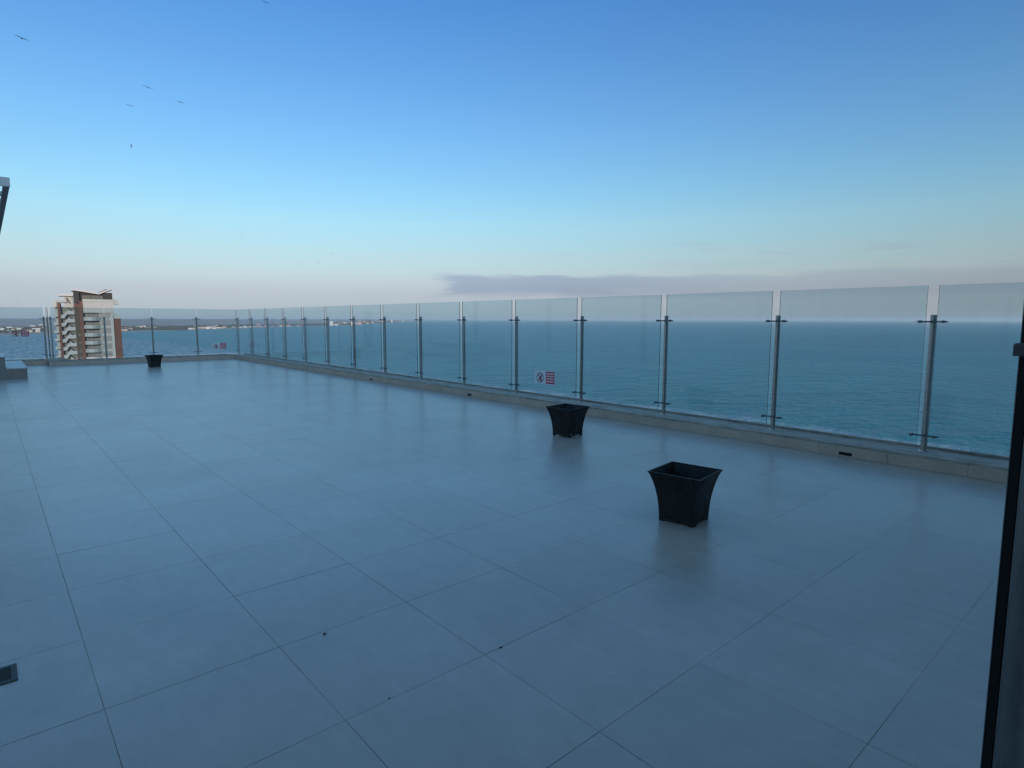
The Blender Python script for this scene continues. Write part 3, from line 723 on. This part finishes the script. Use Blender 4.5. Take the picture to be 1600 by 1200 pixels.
def block(x, ytop, wpx, label, m=HOUSE[0], s=60):
    p = coast_pt(x, s); dist = (p-Vector((0,0,EYE))).dot(fwd); d = ray(x, ytop); top = EYE + d.z/math.hypot(d.x,d.y)*math.hypot(p.x,p.y)
    random.seed(int(x)); w = wpx/F_PX*dist*.8
    house(x, s, w, w*.9, top-p.z, 'flat', m, ROOFM[1], 'apartment_block', label, 'building', None)
block(517.5, 501.8, 5.5, 'bright white apartment block on the far shore, tallest of the town')
block(405, 506.5, 5.5, 'pinkish apartment block on the far shore near the fence corner', HOUSE[2], 120)
block(612, 499.9, 2.4, 'low white block on the far headland left of the lighthouse-like tower')
block(629.6, 498.2, 1.7, 'slim white tower near the tip of the far headland')
block(582, 503.0, 2.8, 'white block low on the far headland by the water')
block(549, 503.0, 3.0, 'cream block on the far shore right of the tallest white block', HOUSE[1])
# wooded strips behind and between the houses
mb = MB(); rt = random.Random(11)
ico = [(0,0,1)] + [(math.cos(a*1.2566)*.9, math.sin(a*1.2566)*.9, .45) for a in range(5)] + [(math.cos((a+.5)*1.2566)*.85, math.sin((a+.5)*1.2566)*.85, -.3) for a in range(5)] + [(0,0,-.9)]
icf = [(0,1+i,1+(i+1) % 5) for i in range(5)] + [(1+i,6+i,1+(i+1) % 5) for i in range(5)] + [(1+(i+1) % 5,6+i,6+(i+1) % 5) for i in range(5)] + [(11,6+(i+1) % 5,6+i) for i in range(5)]
def grove(xa, xb, s0, s1, n_, h0, h1):
    for i in range(n_):
        p = coast_pt(rt.uniform(xa, xb), rt.uniform(s0, s1)); h = rt.uniform(h0, h1); w = h*rt.uniform(.6,1.1)
        mb.add([(p.x+a*w*rt.uniform(.7,1.2), p.y+b*w*rt.uniform(.7,1.2), p.z+h*.4+c_*h*.6*rt.uniform(.8,1.2)) for a, b, c_ in ico], icf)
grove(244, 304, 25, 330, 620, 4, 10); grove(190, 250, 60, 520, 260, 4, 9); grove(-100, 75, 100, 800, 420, 4, 9)
grove(300, 480, 150, 520, 380, 4, 9); grove(480, 560, 40, 420, 240, 6, 11); grove(560, 620, 60, 420, 120, 8, 14)
stuff(tag(mb.build('far_trees', M_tree), 'dark tree belt between the houses on the far shore', 'trees'))

# ------------------------------------------------------------------ gulls
def gull(x, y, span_px, roll, label, group=None, bank=0., yaw=0.):
    d = ray(x, y).normalized(); sp = 1.35
    cosang = d.dot(fwd); dist = sp*F_PX/(span_px*cosang)*.98
    if span_px < 6: dist = min(dist, 260)
    p = Vector((0,0,EYE)) + d*dist
    mb = MB()
    # body: tapered spindle along local Y (flight direction towards/away from the viewer)
    prof = [(-.26,.004),(-.20,.035),(-.08,.06),(.06,.066),(.15,.045),(.20,.038),(.24,.028),(.29,.006)]
    n_ = 8; V = []
    for yy, rr in prof: V += [(math.cos(2*math.pi*i/n_)*rr, yy, math.sin(2*math.pi*i/n_)*rr*.9-.01) for i in range(n_)]
    Fc = [(a*n_+i, a*n_+(i+1) % n_, (a+1)*n_+(i+1) % n_, (a+1)*n_+i) for a in range(len(prof)-1) for i in range(n_)]
    body = mb.add(V, Fc + [tuple(range(n_-1,-1,-1)), tuple(range((len(prof)-1)*n_, len(prof)*n_))])
    mb.prism([(-.05,-.22),(.05,-.22),(.08,-.36),(-.08,-.36)], lambda a, b: (a, b, -.012), lambda a, b: (a, b, .004))
    for s in (-1, 1):
        st_ = [(.03,.15,-.14,.02,.034),(.24,.20,-.12,.085,.030),(.42,.17,-.13,.075,.024),(.56,.08,-.14,.04,.016),(.69,-.04,-.15,-.01,.008)]
        Vw = []
        for (xx, yl, yt, zz, th) in st_:
            Vw += [(s*xx, yl, zz), (s*xx, (yl+yt)/2, zz+th), (s*xx, yt, zz), (s*xx, (yl+yt)/2, zz-th*.4)]
        Fw = [(a*4+i, a*4+(i+1) % 4, (a+1)*4+(i+1) % 4, (a+1)*4+i) for a in range(4) for i in range(4)] + [(0,1,2,3), (16,19,18,17)]
        mb.add(Vw, Fw)
    o = mb.build('gull', M_bird); o.location = p
    h = Vector((d.x, d.y, 0)).normalized()
    base = math.atan2(h.y, h.x) - math.pi/2
    o.rotation_euler = (R(bank), R(roll), base+R(yaw)); tag(o, label, 'bird', group); return o
gull(34, 60, 17, 14, 'gull with spread wings flying nearest the left edge of the sky', None, 6)
gull(231, 137, 14.5, 16, 'gull banking above the pair of smaller gulls in the upper left sky', None, 10)
gull(203, 165, 10.5, 8, 'small gull lower left of the banking gull', None, 6)
gull(282, 160, 11, 9, 'small gull to the right of the banking gull', None, 6)
gull(415.5, 4, 12, 16, 'gull cut close to the top edge of the sky', None, 14)
gull(205, 228, 4, 70, 'tiny gull seen side-on below the small gulls', None, 10, 60)
for (x, y, s_) in ((377,368,4), (422,380,4.4), (473,412,4.4), (497,411,3.4), (520,396,4.2)):
    gull(x, y, s_, random.uniform(-15,20), 'speck-like distant gull low in the sky above the far town', 'distant gulls above the far town', random.uniform(0,20), random.uniform(-40,40))


# ------------------------------------------------------------------ evening haze over sea and coast
HZ = bpy.data.materials.new('haze_air'); HZ.use_nodes = True; HZ.node_tree.nodes.clear()
_o = HZ.node_tree.nodes.new('ShaderNodeOutputMaterial'); _v = HZ.node_tree.nodes.new('ShaderNodeVolumePrincipled')
_v.inputs['Density'].default_value = 5.5e-5; _v.inputs['Color'].default_value = (.97,.97,.97,1); _v.inputs['Anisotropy'].default_value = 0.0
HZ.node_tree.links.new(_v.outputs[0], _o.inputs['Volume'])
stuff(MB().box((-46000,-46000,SEA-3), (46000,46000,95)).build('haze', HZ))
SC.cycles.volume_bounces = 1
